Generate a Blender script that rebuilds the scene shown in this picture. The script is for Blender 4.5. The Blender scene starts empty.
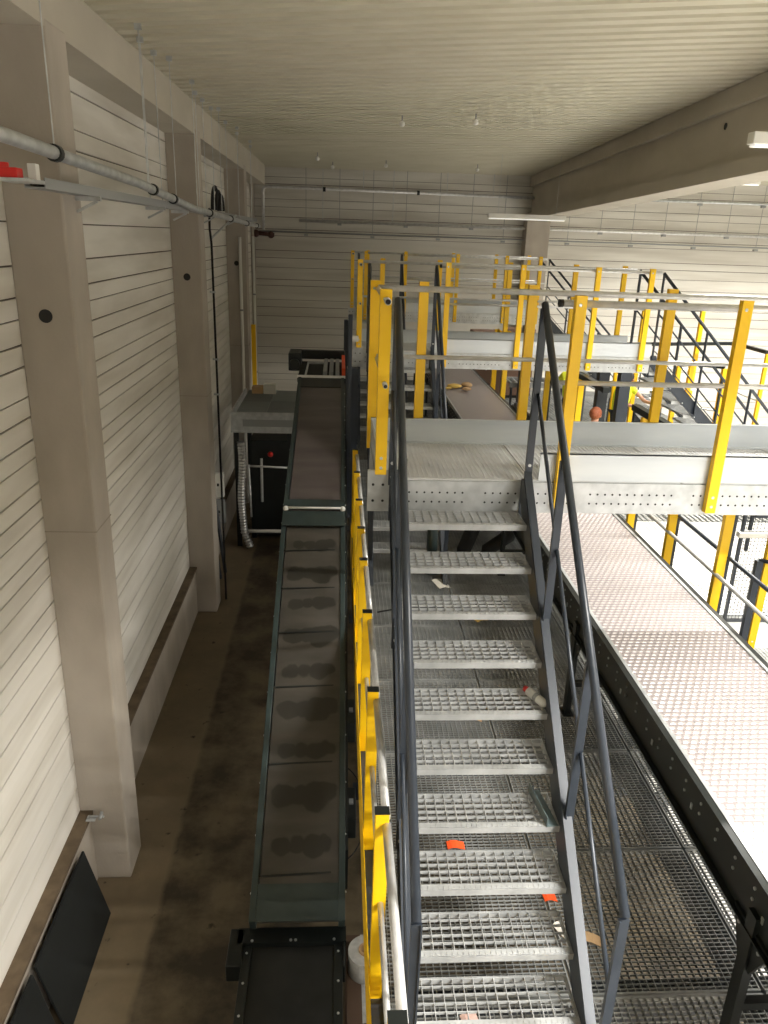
import bpy, math, random
from mathutils import Vector, Matrix, noise
random.seed(7)
col = bpy.context.scene.collection
V = Vector
PI = math.pi

# ------------------------------------------------------------------ materials
def new_mat(name):
    m = bpy.data.materials.new(name); m.use_nodes = True
    nt = m.node_tree; b = nt.nodes['Principled BSDF']
    return m, nt, b

def mat(name, c, rough=.5, metal=0., c2=None, scale=3., detail=4., stretch=(1, 1, 1), bump=0., bscale=40., lo=.35, hi=.65, c3=None, s3=.6, emit=None, spec=None):
    m, nt, b = new_mat(name); N = nt.nodes; L = nt.links
    b.inputs['Base Color'].default_value = (*c, 1)
    b.inputs['Roughness'].default_value = rough
    b.inputs['Metallic'].default_value = metal
    if spec is not None: b.inputs['Specular IOR Level'].default_value = spec
    tc = N.new('ShaderNodeTexCoord')
    if c2:
        mp = N.new('ShaderNodeMapping'); mp.inputs['Scale'].default_value = stretch
        L.new(tc.outputs['Object'], mp.inputs[0])
        n = N.new('ShaderNodeTexNoise'); n.inputs['Scale'].default_value = scale; n.inputs['Detail'].default_value = detail
        L.new(mp.outputs[0], n.inputs['Vector'])
        r = N.new('ShaderNodeValToRGB'); r.color_ramp.elements[0].position = lo; r.color_ramp.elements[1].position = hi
        r.color_ramp.elements[0].color = (*c, 1); r.color_ramp.elements[1].color = (*c2, 1)
        L.new(n.outputs['Fac'], r.inputs[0]); out = r.outputs[0]
        if c3:
            n3 = N.new('ShaderNodeTexNoise'); n3.inputs['Scale'].default_value = s3; n3.inputs['Detail'].default_value = 3
            L.new(mp.outputs[0], n3.inputs['Vector'])
            r3 = N.new('ShaderNodeValToRGB'); r3.color_ramp.elements[0].position = .42; r3.color_ramp.elements[1].position = .68
            r3.color_ramp.elements[0].color = (0, 0, 0, 1); r3.color_ramp.elements[1].color = (1, 1, 1, 1)
            L.new(n3.outputs['Fac'], r3.inputs[0])
            mx = N.new('ShaderNodeMix'); mx.data_type = 'RGBA'
            L.new(r3.outputs[0], mx.inputs['Factor']); L.new(out, mx.inputs['A']); mx.inputs['B'].default_value = (*c3, 1)
            out = mx.outputs['Result']
        L.new(out, b.inputs['Base Color'])
    if bump:
        n2 = N.new('ShaderNodeTexNoise'); n2.inputs['Scale'].default_value = bscale; n2.inputs['Detail'].default_value = 3
        L.new(tc.outputs['Object'], n2.inputs['Vector'])
        bp = N.new('ShaderNodeBump'); bp.inputs['Strength'].default_value = bump; bp.inputs['Distance'].default_value = .01
        L.new(n2.outputs['Fac'], bp.inputs['Height']); L.new(bp.outputs[0], b.inputs['Normal'])
    if emit:
        b.inputs['Emission Color'].default_value = (*emit[:3], 1); b.inputs['Emission Strength'].default_value = emit[3]
    return m

M = {}
M['concrete'] = mat('concrete', (.40, .355, .30), .85, 0, (.49, .44, .38), 2.2, 6, (1, 1, .5), .25, 30, c3=(.35, .31, .265), s3=.8)
M['beam'] = mat('beam_concrete', (.46, .42, .35), .85, 0, (.53, .485, .41), 1.5, 6, (.5, .5, 1), .15, 30)
M['panel'] = mat('wall_panel', (.74, .71, .655), .5, 0, (.79, .76, .70), .6, 2, (.2, .2, 1.5), c3=(.60, .565, .50), s3=2.2)
M['backpanel'] = mat('back_wall_panel', (.60, .575, .52), .5, 0, (.70, .675, .62), .5, 2, (.2, .2, 2.5), c3=(.53, .50, .445), s3=1.6)
M['joint'] = mat('panel_joint', (.12, .10, .08), .9)
M['ceil'] = mat('roof_sheet', (.54, .505, .39), .5, 0, (.58, .545, .43), 1.5, 3)
M['galv'] = mat('galvanised', (.46, .48, .49), .42, .55, (.60, .62, .63), 9, 5, bump=.05)
M['grate'] = mat('grating_steel', (.40, .41, .41), .42, .35, (.56, .57, .57), 6, 4)
M['glaregrate'] = mat('glare_grating', (.78, .77, .74), .4, .1, (.84, .83, .80), 3)  # overexposed light painted into the grating colour
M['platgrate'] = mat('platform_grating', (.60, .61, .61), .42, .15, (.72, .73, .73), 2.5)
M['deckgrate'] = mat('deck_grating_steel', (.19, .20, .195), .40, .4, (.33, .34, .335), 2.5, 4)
M['toe'] = mat('toe_board', (.60, .64, .68), .36, .15, (.68, .72, .75), 3, 4, (.4, 1, 2))
M['dark'] = mat('anthracite_paint', (.024, .031, .042), .36, 0, (.034, .042, .056), 4, 4)
M['black'] = mat('black_paint', (.005, .0075, .007), .42, 0, (.009, .012, .0115), 5, 3)
M['green'] = mat('dark_green_paint', (.022, .036, .036), .42, 0, (.033, .050, .049), 4, 3)
M['yellow'] = mat('yellow_paint', (.93, .55, .004), .34, 0, (.97, .60, .008), 3, 3)
M['tube'] = mat('tube_steel', (.58, .58, .575), .30, .4, (.70, .70, .695), 12, 4)
M['hole'] = mat('bolt_hole', (.02, .02, .02), .8)
M['bolt'] = mat('bolt', (.6, .62, .62), .3, .8)
M['rubber'] = mat('rubber', (.008, .008, .009), .75, 0, (.014, .014, .014), 6, 3)
M['board'] = mat('board_black', (.0035, .005, .005), .75, 0, (.005, .007, .007), 5)
M['blackbelt'] = mat('black_belt', (.005, .006, .005), .8, 0, (.012, .013, .011), 3, 4)
M['sideplate'] = mat('painted_plate', (.075, .095, .095), .3, 0, (.10, .12, .12), 3)
M['sideplate2'] = mat('painted_plate_pale', (.12, .15, .15), .3, 0, (.15, .18, .18), 3)
M['white'] = mat('white_enamel', (.78, .77, .73), .4)
M['greybox'] = mat('grey_enamel', (.30, .31, .31), .5)
M['red'] = mat('red_plastic', (.65, .015, .012), .4)
M['orange'] = mat('orange_card', (.80, .09, .015), .6)
M['paper'] = mat('paper', (.72, .69, .62), .8)
M['card'] = mat('cardboard', (.52, .34, .18), .85)
M['leaf'] = mat('yellow_card', (.70, .48, .12), .8)
M['film'] = mat('stretch_film', (.42, .42, .41), .25, 0, (.52, .52, .50), 20, 3)
M['foil'] = mat('duct_foil', (.60, .60, .60), .3, .9)
M['skin'] = mat('skin', (.62, .33, .23), .6)
M['copper'] = mat('copper_hair', (.25, .06, .02), .6, 0, (.42, .13, .06), 60, 3)
M['hair'] = mat('dark_hair', (.03, .02, .015), .6)
M['vis'] = mat('hi_vis', (.80, .88, .04), .6)
M['trouser'] = mat('trousers', (.03, .035, .05), .8)
M['brownbody'] = mat('brown_machine', (.16, .09, .06), .6)  # flat brown for the far cabinet bodies
M['whitefloor'] = mat('white_sheet', (.80, .79, .76), .4)
M['angle'] = mat('angle_steel', (.16, .21, .22), .35, .4)
M['lamp'] = mat('lamp_diffuser', (.9, .9, .88), .4, emit=(1., .97, .90, .45))

# floor: stained brown concrete and a lit strip painted paler along the wall
def floor_mat():
    m, nt, b = new_mat('hall_floor'); N = nt.nodes; L = nt.links
    tc = N.new('ShaderNodeTexCoord'); sp = N.new('ShaderNodeSeparateXYZ'); L.new(tc.outputs['Object'], sp.inputs[0])
    n = N.new('ShaderNodeTexNoise'); n.inputs['Scale'].default_value = 1.3; n.inputs['Detail'].default_value = 8; n.inputs['Roughness'].default_value = .65
    L.new(tc.outputs['Object'], n.inputs['Vector'])
    r = N.new('ShaderNodeValToRGB'); e = r.color_ramp.elements
    e[0].position = .40; e[0].color = (.045, .034, .021, 1); e[1].position = .62; e[1].color = (.160, .124, .076, 1)
    L.new(n.outputs['Fac'], r.inputs[0])
    # strip along the left wall: x < -1.75, lamplight past the deck painted paler
    n2 = N.new('ShaderNodeTexNoise'); n2.inputs['Scale'].default_value = 3; L.new(tc.outputs['Object'], n2.inputs['Vector'])
    a = N.new('ShaderNodeMath'); a.operation = 'MULTIPLY_ADD'; L.new(n2.outputs['Fac'], a.inputs[0]); a.inputs[1].default_value = .08; L.new(sp.outputs['X'], a.inputs[2])
    mr = N.new('ShaderNodeMapRange'); mr.inputs['From Min'].default_value = -1.76; mr.inputs['From Max'].default_value = -1.70
    mr.inputs['To Min'].default_value = 1; mr.inputs['To Max'].default_value = 0
    L.new(a.outputs[0], mr.inputs['Value'])
    mx = N.new('ShaderNodeMix'); mx.data_type = 'RGBA'; mx.inputs['B'].default_value = (.26, .20, .125, 1)
    f = N.new('ShaderNodeMath'); f.operation = 'MULTIPLY'; f.inputs[1].default_value = .6; L.new(mr.outputs[0], f.inputs[0])
    L.new(f.outputs[0], mx.inputs['Factor']); L.new(r.outputs[0], mx.inputs['A'])
    # dark oily spots
    vo = N.new('ShaderNodeTexNoise'); vo.inputs['Scale'].default_value = 7; vo.inputs['Detail'].default_value = 5; L.new(tc.outputs['Object'], vo.inputs['Vector'])
    r2 = N.new('ShaderNodeValToRGB'); r2.color_ramp.elements[0].position = .66; r2.color_ramp.elements[1].position = .74
    L.new(vo.outputs['Fac'], r2.inputs[0])
    mx2 = N.new('ShaderNodeMix'); mx2.data_type = 'RGBA'; mx2.inputs['B'].default_value = (.03, .022, .015, 1)
    L.new(r2.outputs[0], mx2.inputs['Factor']); L.new(mx.outputs['Result'], mx2.inputs['A'])
    # painted pale hall floor on the right of the mezzanine
    mr2 = N.new('ShaderNodeMapRange'); mr2.inputs['From Min'].default_value = 3.9; mr2.inputs['From Max'].default_value = 3.95
    L.new(sp.outputs['X'], mr2.inputs['Value'])
    mx3 = N.new('ShaderNodeMix'); mx3.data_type = 'RGBA'; mx3.inputs['B'].default_value = (.62, .61, .58, 1)
    L.new(mr2.outputs[0], mx3.inputs['Factor']); L.new(mx2.outputs['Result'], mx3.inputs['A'])
    L.new(mx3.outputs['Result'], b.inputs['Base Color']); b.inputs['Roughness'].default_value = .6
    return m
M['floor'] = floor_mat()
M['dimwall'] = mat('dim_wall', (.22, .21, .19), .8, 0, (.28, .27, .25), 1.)

# conveyor belt with rows of lobed residue prints (local x across, y along)
def belt_mat():
    m, nt, b = new_mat('stained_belt'); N = nt.nodes; L = nt.links
    def math_(op, a, b_=None, c=None):
        n = N.new('ShaderNodeMath'); n.operation = op
        for i, q in enumerate((a, b_, c)):
            if q is None: continue
            if isinstance(q, (int, float)): n.inputs[i].default_value = q
            else: L.new(q, n.inputs[i])
        return n.outputs[0]
    tc = N.new('ShaderNodeTexCoord')
    nz = N.new('ShaderNodeTexNoise'); nz.inputs['Scale'].default_value = 5; nz.inputs['Detail'].default_value = 2; L.new(tc.outputs['Object'], nz.inputs['Vector'])
    ad = N.new('ShaderNodeVectorMath'); ad.operation = 'MULTIPLY_ADD'; L.new(nz.outputs['Color'], ad.inputs[0]); ad.inputs[1].default_value = (.10, .12, 0); L.new(tc.outputs['Object'], ad.inputs[2])
    sp = N.new('ShaderNodeSeparateXYZ'); L.new(ad.outputs[0], sp.inputs[0])
    x = math_('SUBTRACT', sp.outputs['X'], .05)
    per = .46
    yy = math_('SUBTRACT', math_('FRACT', math_('DIVIDE', sp.outputs['Y'], per)), .5)
    yy = math_('MULTIPLY', yy, per)
    row = math_('FLOOR', math_('DIVIDE', sp.outputs['Y'], per))
    alt = math_('MULTIPLY', math_('FRACT', math_('MULTIPLY', row, .5)), 2.)   # 0 / 1
    sc = math_('SUBTRACT', 1., math_('MULTIPLY', alt, .28))
    best = None
    for cx_, cy_, r_ in ((-.17, .0, .115), (-.03, .01, .10), (.12, -.01, .135), (.22, .03, .10)):
        dx = math_('SUBTRACT', x, cx_); dy = math_('SUBTRACT', yy, cy_)
        d = math_('SQRT', math_('ADD', math_('MULTIPLY', dx, dx), math_('MULTIPLY', dy, dy)))
        s = math_('SUBTRACT', d, math_('MULTIPLY', sc, r_))
        best = s if best is None else math_('SMOOTH_MIN', best, s, .03)
    mr = N.new('ShaderNodeMapRange'); mr.inputs['From Min'].default_value = -.008; mr.inputs['From Max'].default_value = .012
    mr.inputs['To Min'].default_value = 1; mr.inputs['To Max'].default_value = 0; L.new(best, mr.inputs['Value'])
    sp0 = N.new('ShaderNodeSeparateXYZ'); L.new(tc.outputs['Object'], sp0.inputs[0])
    lim = N.new('ShaderNodeMapRange'); lim.inputs['From Min'].default_value = 4.6; lim.inputs['From Max'].default_value = 4.8
    lim.inputs['To Min'].default_value = 1; lim.inputs['To Max'].default_value = 0; L.new(sp0.outputs['Y'], lim.inputs['Value'])
    msk = math_('MULTIPLY', mr.outputs[0], lim.outputs[0])
    n2 = N.new('ShaderNodeTexNoise'); n2.inputs['Scale'].default_value = 2.5; n2.inputs['Detail'].default_value = 5
    mp = N.new('ShaderNodeMapping'); mp.inputs['Scale'].default_value = (.6, 2.2, 1); L.new(tc.outputs['Object'], mp.inputs[0]); L.new(mp.outputs[0], n2.inputs['Vector'])
    r = N.new('ShaderNodeValToRGB'); e = r.color_ramp.elements
    e[0].position = .35; e[0].color = (.045, .041, .034, 1); e[1].position = .65; e[1].color = (.070, .062, .053, 1)
    L.new(n2.outputs['Fac'], r.inputs[0])
    mx = N.new('ShaderNodeMix'); mx.data_type = 'RGBA'; mx.inputs['B'].default_value = (.022, .020, .016, 1)
    L.new(msk, mx.inputs['Factor']); L.new(r.outputs[0], mx.inputs['A'])
    L.new(mx.outputs['Result'], b.inputs['Base Color']); b.inputs['Roughness'].default_value = .45
    return m
M['belt'] = belt_mat()
M['belt2'] = mat('plain_belt', (.085, .070, .068), .45, 0, (.135, .113, .11), 2.2, 4, (.35, 1.6, 1))

# ------------------------------------------------------------------ mesh builder
class MB:
    def __init__(s): s.v = []; s.f = []; s.m = []
    def add(s, vs, fs, mi=0):
        o = len(s.v); s.v += [tuple(p) for p in vs]
        for f in fs: s.f.append(tuple(i + o for i in f)); s.m.append(mi)
        return s
    def box(s, x0, x1, y0, y1, z0, z1, mi=0):
        vs = [(x, y, z) for z in (z0, z1) for y in (y0, y1) for x in (x0, x1)]
        return s.add(vs, [(0, 2, 3, 1), (4, 5, 7, 6), (0, 1, 5, 4), (2, 6, 7, 3), (0, 4, 6, 2), (1, 3, 7, 5)], mi)
    def bar(s, p, q, w, h, up=(0, 0, 1), mi=0):
        p = V(p); q = V(q); d = (q - p).normalized(); u = V(up)
        sx = d.cross(u)
        if sx.length < 1e-5: sx = d.cross(V((0, 1, 0)))
        sx.normalize(); uz = sx.cross(d).normalized()
        vs = []
        for e in (p, q):
            for a, b in ((-1, -1), (1, -1), (1, 1), (-1, 1)): vs.append(e + sx * a * w / 2 + uz * b * h / 2)
        return s.add(vs, [(0, 3, 2, 1), (4, 5, 6, 7), (0, 1, 5, 4), (1, 2, 6, 5), (2, 3, 7, 6), (3, 0, 4, 7)], mi)
    def tube(s, p, q, r, n=10, mi=0, r2=None, cap=True):
        return s.path([p, q], r, n, mi, [r, r if r2 is None else r2], cap)
    def path(s, pts, r, n=10, mi=0, rs=None, cap=True):
        pts = [V(p) for p in pts]; k = len(pts); rs = rs or [r] * k
        d0 = (pts[1] - pts[0]).normalized()
        a = d0.orthogonal().normalized(); vs = []
        for i, p in enumerate(pts):
            if i == 0: d = pts[1] - pts[0]
            elif i == k - 1: d = pts[-1] - pts[-2]
            else: d = (pts[i + 1] - pts[i]).normalized() + (pts[i] - pts[i - 1]).normalized()
            d.normalize(); a = (a - d * a.dot(d)).normalized(); b = d.cross(a)
            for j in range(n):
                t = 2 * PI * j / n; vs.append(p + (a * math.cos(t) + b * math.sin(t)) * rs[i])
        fs = []
        for i in range(k - 1):
            for j in range(n):
                jn = (j + 1) % n; fs.append((i * n + j, i * n + jn, (i + 1) * n + jn, (i + 1) * n + j))
        if cap: fs.append(tuple(reversed(range(n)))); fs.append(tuple((k - 1) * n + j for j in range(n)))
        return s.add(vs, fs, mi)
    def ring(s, c, ax, ro, ri, h, n=28, mi=0):      # hollow cylinder
        ax = V(ax).normalized(); a = ax.orthogonal().normalized(); b = ax.cross(a); c = V(c); vs = []
        for hh in (0, h):
            for r in (ro, ri):
                for j in range(n):
                    t = 2 * PI * j / n; vs.append(c + ax * hh + (a * math.cos(t) + b * math.sin(t)) * r)
        fs = []
        for j in range(n):
            k = (j + 1) % n
            fs += [(j, k, 2 * n + k, 2 * n + j), (n + k, n + j, 3 * n + j, 3 * n + k), (k, j, n + j, n + k), (2 * n + j, 2 * n + k, 3 * n + k, 3 * n + j)]
        return s.add(vs, fs, mi)
    def prism(s, prof, ax, a0, a1, mi=0):           # prof: list of 2D pts in the plane normal to axis ax
        def mk(p, a):
            return {'x': (a, p[0], p[1]), 'y': (p[0], a, p[1]), 'z': (p[0], p[1], a)}[ax]
        n = len(prof); vs = [mk(p, a0) for p in prof] + [mk(p, a1) for p in prof]
        fs = [(i, (i + 1) % n, n + (i + 1) % n, n + i) for i in range(n)] + [tuple(reversed(range(n))), tuple(range(n, 2 * n))]
        return s.add(vs, fs, mi)
    def ball(s, c, r, sc=(1, 1, 1), n=12, mi=0):
        vs = []; fs = []; c = V(c)
        for i in range(n + 1):
            th = PI * i / n
            for j in range(n * 2):
                ph = PI * j / n
                vs.append(c + V((r * sc[0] * math.sin(th) * math.cos(ph), r * sc[1] * math.sin(th) * math.sin(ph), r * sc[2] * math.cos(th))))
        w = n * 2
        for i in range(n):
            for j in range(w): fs.append((i * w + j, (i + 1) * w + j, (i + 1) * w + (j + 1) % w, i * w + (j + 1) % w))
        return s.add(vs, fs, mi)
    def build(s, name, m, parent=None, loc=(0, 0, 0), smooth=False, bevel=0, label=None):
        me = bpy.data.meshes.new(name); me.from_pydata(s.v, [], s.f)
        for q in (m if isinstance(m, (list, tuple)) else [m]): me.materials.append(q)
        me.polygons.foreach_set('material_index', s.m)
        if smooth: me.polygons.foreach_set('use_smooth', [len(f) <= 4 for f in s.f])
        me.update()
        o = bpy.data.objects.new(name, me); col.objects.link(o); o.location = loc
        if parent: o.parent = parent
        if bevel:
            b = o.modifiers.new('bevel', 'BEVEL'); b.width = bevel; b.segments = 2; b.limit_method = 'ANGLE'
        if label: o['label'] = label
        return o

def tag(o, label, cat, group=None, kind=None):
    o['label'] = label; o['category'] = cat
    if group: o['group'] = group
    if kind: o['kind'] = kind
    return o
def thing(name, label, cat, loc=(0, 0, 0), rz=0, group=None):
    o = bpy.data.objects.new(name, None); col.objects.link(o); o.empty_display_size = .2
    o.location = loc; o.rotation_euler = (0, 0, rz); return tag(o, label, cat, group)
def struct(o, label=None):
    o['kind'] = 'structure'
    if label: o['label'] = label
    return o
def kids(o): return [c for c in bpy.data.objects if c.parent == o]
def copy_tree(o, parent=None):
    c = o.copy(); col.objects.link(c); c.parent = parent
    for ch in kids(o): copy_tree(ch, c)
    return c

# ------------------------------------------------------------------ the hall
XL, XR, YF, YB = -2.6, 19.0, -5.0, 25.0
CX = -2.157                     # inner face of the wall columns
def roof_z(x, y):
    zl = 8.34 + .003 * (y - 7.5); zr = 8.85 - .032 * (y - 11.5)
    if x <= CX: return zl
    t = min(1., (x - CX) / (5.75 - CX)); return zl + (zr - zl) * t

struct(MB().box(XL - .3, XR, YF, YB, -.2, 0).build('floor', M['floor']))
# corrugated roof sheet, ribs running across the hall
mb = MB(); ys = []
y = YF
while y < YB:
    for dy, dz in ((0, 0), (.160, 0), (.180, .085), (.270, .085)): ys.append((y + dy, dz))
    y += .29
xs = [XL - .3, CX, 5.75, XR]
vs = [(x, yy, roof_z(x, yy) + dz) for yy, dz in ys for x in xs]
fs = [(i * 4 + j, i * 4 + j + 1, i * 4 + 5 + j, i * 4 + 4 + j) for i in range(len(ys) - 1) for j in range(3)]
mb.add(vs, fs); struct(mb.build('ceiling', M['ceil']))

def panel_wall(name, m, axis, at, a0, a1, z0, z1, cyc, sgn, skip=()):
    """horizontal panels with recessed joints; sgn = direction of the visible face"""
    mb = MB(); z = z0; i = 0
    while z < z1:
        h = cyc[i % len(cyc)]; zt = min(z + h, z1)
        g = .020 if i % 3 == 2 else .012
        lo, hi = z + g / 2, zt - g / 2
        for a, b, c in ((lo, hi, 0), (hi, zt + g / 2, 1)):
            d = .0 if c == 0 else .02
            f = at - sgn * d; bk = at - sgn * .15
            if axis == 'x': mb.box(min(f, bk), max(f, bk), a0, a1, a, b, c)
            else: mb.box(a0, a1, min(f, bk), max(f, bk), a, b, c)
        z = zt; i += 1
    return struct(mb.build(name, [m, M['joint']]))
panel_wall('wall_left', M['panel'], 'x', XL, YF, YB + .15, .85, 8.6, [.33, .31, .37, .19, .33, .26, .31, .16, .19, .26, .17, .16, .23, .165, .17, .22, .16, .2, .17, .25, .18, .2, .17, .25], 1)
panel_wall('wall_back', M['backpanel'], 'y', YB, XL - .15, XR, 0, 8.7, [.22, .42, .19, .35, .28], -1)
struct(MB().box(XR, XR + .2, YF, YB, 0, 9).build('wall_right', M['dimwall']))
struct(MB().box(XL - .3, XR, YF - .2, YF, 0, 9).build('wall_front', M['dimwall']))
struct(MB().box(XL - .15, -2.50, YF, YB, 0, .86).box(XL - .15, -2.47, YF, YB, .86, .90, 1).build('baseboard_left', [M['concrete'], mat('plinth_cap', (.085, .060, .035), .9, 0, (.14, .10, .06), 6)]))

# wall columns (front face at y)
for k, (y, w) in enumerate(((6.576, .45), (12.765, .45), (18.95, .45))):
    n = ['nearest wide concrete wall column, beside the leaning black boards', 'middle concrete wall column, standing behind the first one along the left wall', 'farthest concrete wall column, behind the low side platform'][k]
    t = thing('concrete_column', n, 'column', (0, y, 0), group='concrete columns of the left wall')
    mb = MB()
    zt = 7.985
    mb.box(-2.61, CX + .008, 0, .46, 0, zt)
    mb.build('shaft', M['concrete'], t, bevel=.02)
    MB().tube((-2.38, -.002, 5.87), (-2.38, .01, 5.87), .055, 20).build('dowel_hole', M['hole'], t)
    MB().box(-2.612, CX + .011, -.003, .463, 3.98, 3.99).build('casting_joint', M['joint'] if k == 9 else mat('joint_line', (.30, .265, .22), .9), t)
# slim corner column at the back
t = thing('corner_column', 'slim dark concrete column in the back left corner of the hall', 'column', (-2.6, 24.45, 0))
MB().box(0, .06, -.3, .5, 0, 8.38).build('shaft', M['concrete'], t, bevel=.02)
# column under the big beam at the back wall
t = thing('concrete_column', 'square concrete column carrying the big beam at the back wall', 'column', (5.65, 24.5, 0))
MB().box(0, .72, 0, .5, 0, 7.15).build('shaft', M['concrete'], t, bevel=.02)

def ruled(name, m, x0, x1, zb, zt, y0, y1, parent=None, n=12):
    mb = MB()
    for i in range(n):
        a = y0 + (y1 - y0) * i / n; b = y0 + (y1 - y0) * (i + 1) / n
        vs = [(x0, a, zb(a)), (x1, a, zb(a)), (x1, a, zt(a)), (x0, a, zt(a)), (x0, b, zb(b)), (x1, b, zb(b)), (x1, b, zt(b)), (x0, b, zt(b))]
        fs = [(0, 4, 5, 1), (1, 5, 6, 2), (2, 6, 7, 3), (3, 7, 4, 0)]
        if i == 0: fs.append((0, 1, 2, 3))
        if i == n - 1: fs.append((4, 7, 6, 5))
        mb.add(vs, fs)
    return mb.build(name, m, parent)
t = thing('eaves_beam', 'long pale concrete beam on top of the left wall columns', 'beam')
ruled('beam_web', M['beam'], XL, CX, lambda y: 7.93 - .004 * (y - 7), lambda y: roof_z(CX, y) - .005, YF, 24.2, t)
t = thing('roof_beam', 'deep I-shaped concrete roof beam along the right of the ceiling', 'beam')
bx = 5.75
ruled('top_flange', M['beam'], bx, bx + .7, lambda y: roof_z(bx, y) - .30, lambda y: roof_z(bx, y) - .012, YF, 24.99, t)
ruled('beam_web', M['beam'], bx + .10, bx + .5, lambda y: 7.80 - .0305 * (y - 11), lambda y: roof_z(bx, y) - .30, YF, 24.99, t)
ruled('bottom_flange', M['beam'], bx, bx + .62, lambda y: 7.57 - .0270 * (y - 11), lambda y: 7.80 - .0305 * (y - 11), YF, 24.99, t)
MB().tube((bx + .095, 12.7, 8.31), (bx + .11, 12.7, 8.31), .05, 16).build('cable_hole', M['hole'], t)

# ------------------------------------------------------------------ grating helper
def grating(mb, x0, x1, y0, y1, zt, px, py, h=.028, w=.004, h2=.012, w2=.005, frame=True, mi=0, mi2=0):
    n = max(1, round((x1 - x0) / px)); k = max(1, round((y1 - y0) / py))
    for i in range(n + 1):
        x = x0 + (x1 - x0) * i / n; mb.box(x - w / 2, x + w / 2, y0, y1, zt - h, zt, mi)
    for j in range(k + 1):
        y = y0 + (y1 - y0) * j / k; mb.box(x0, x1, y - w2 / 2, y + w2 / 2, zt - h2, zt - .001, mi)
    if frame:
        for a, b in ((y0 - .004, y0 + .010), (y1 - .010, y1 + .004)): mb.box(x0, x1, a, b, zt - h - .004, zt + .001, mi2)
        for a, b in ((x0 - .003, x0 + .006), (x1 - .006, x1 + .003)): mb.box(a, b, y0, y1, zt - h - .004, zt + .001, mi2)
    return mb

ZL = 2.40          # lower deck
ZD = 4.939         # crossing platforms
ZP = 3.55          # dimpled conveyor
# lower deck
t = thing('mezzanine_deck', 'large steel grating deck below the stairs and conveyors', 'deck', (0, 0, ZL))
xe = [.30, 1.44, 2.58, 3.70]
ye = [-.2 + 1.14 * i for i in range(22)]
protos = {}
for j in range(21):
    for i in range(3):
        w = xe[i + 1] - xe[i]
        if i not in protos:
            mb = MB(); grating(mb, .012, w - .012, .012, 1.128, 0, .045, .030, w=.005, w2=.006)
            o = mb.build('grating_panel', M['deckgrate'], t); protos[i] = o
        else:
            o = protos[i].copy(); col.objects.link(o)
        o.location = (xe[i], ye[j], 0)
for x in (.27, 2.58, 3.72): MB().box(x - .05, x + .05, -.3, 24, -.29, -.034).build('edge_beam', M['dark'], t)
for y in (.9, 3.3, 5.6, 7.9, 10.2, 12.5, 14.8, 17.1, 19.4, 21.7): MB().box(.32, 3.67, y - .05, y + .05, -.29, -.036).build('cross_beam', M['dark'], t)
for x in (.40, 3.6):
    for y in (3.3, 7.9, 12.5, 17.1, 21.7):
        MB().box(x - .07, x + .07, y - .07, y + .07, -ZL, -.29).box(x - .15, x + .15, y - .15, y + .15, -ZL, -ZL + .015).build('support_column', M['dark'], t)
# deck extensions to the right
t = thing('grating_landing', 'bright grating landing right of the dimpled conveyor, near the mesh cage', 'deck', (3.78, 3.9, ZL))
for i in range(3):
    for j in range(3):
        mb = MB(); grating(mb, i * 1.14, i * 1.14 + 1.12, j * 1.14, j * 1.14 + 1.12, 0, .045, .03, w=.005, w2=.006); mb.build('grating_panel', M['grate'], t)
MB().box(-.02, 3.44, 3.42, 3.50, -.26, .004).build('edge_beam', M['white'], t)
for x, y in ((.1, .1), (3.3, .1), (.1, 3.3), (3.3, 3.3)): MB().box(x - .06, x + .06, y - .06, y + .06, -ZL, -.03).build('support_column', M['dark'], t)
t = thing('rear_landing', 'grating landing where workers in yellow vests stand', 'deck', (3.80, 8.12, ZL))
for i in range(3):
    for j in range(9):
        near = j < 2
        mb = MB(); grating(mb, i * 1.6, i * 1.6 + 1.58, j * 1.6, j * 1.6 + 1.58, 0, .06 if near else .09, .045 if near else .06, w=.022 if near else .008, w2=.012 if near else .008); mb.build('grating_panel', M['glaregrate'] if near else M['deckgrate'], t)  # front rows paler and denser, imitating overexposed light
MB().box(0, 4.8, -.05, 0, -.20, .004).build('edge_beam', M['galv'], t)
for x, y in ((.1, .1), (4.6, .1), (.1, 14.2), (4.6, 14.2)): MB().box(x - .06, x + .06, y - .06, y + .06, -ZL, -.03).build('support_column', M['dark'], t)

# ------------------------------------------------------------------ guard posts
def guard_post(parent, x, y, z0, z1, w=.075, d=.055, name='guard_post', face=-1):
    mb = MB()
    mb.box(x - w / 2, x + w / 2, y - d / 2, y + d / 2, z0, z1)
    mb.tube((x - w * .1, y + face * (d / 2 + .004), z1 - .06), (x - w * .1, y + face * d / 2, z1 - .06), .012, 8, 1)
    mb.tube((x, y + face * (d / 2 + .004), z0 + .05), (x, y + face * d / 2, z0 + .05), .012, 8, 1)
    mb.tube((x, y + face * (d / 2 + .004), z0 + .12), (x, y + face * d / 2, z0 + .12), .012, 8, 1)
    o = mb.build(name, [M['yellow'], M['bolt']], parent, bevel=.004)
    return o

def holes(mb, x0, x1, y, zs, step=.055, mi=1, r=.009):
    n = int((x1 - x0) / step)
    for i in range(n):
        if i % 14 in (12, 13): continue
        for z in zs: mb.tube((x0 + i * step, y - .0015, z), (x0 + i * step, y + .002, z), r, 6, mi)

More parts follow.
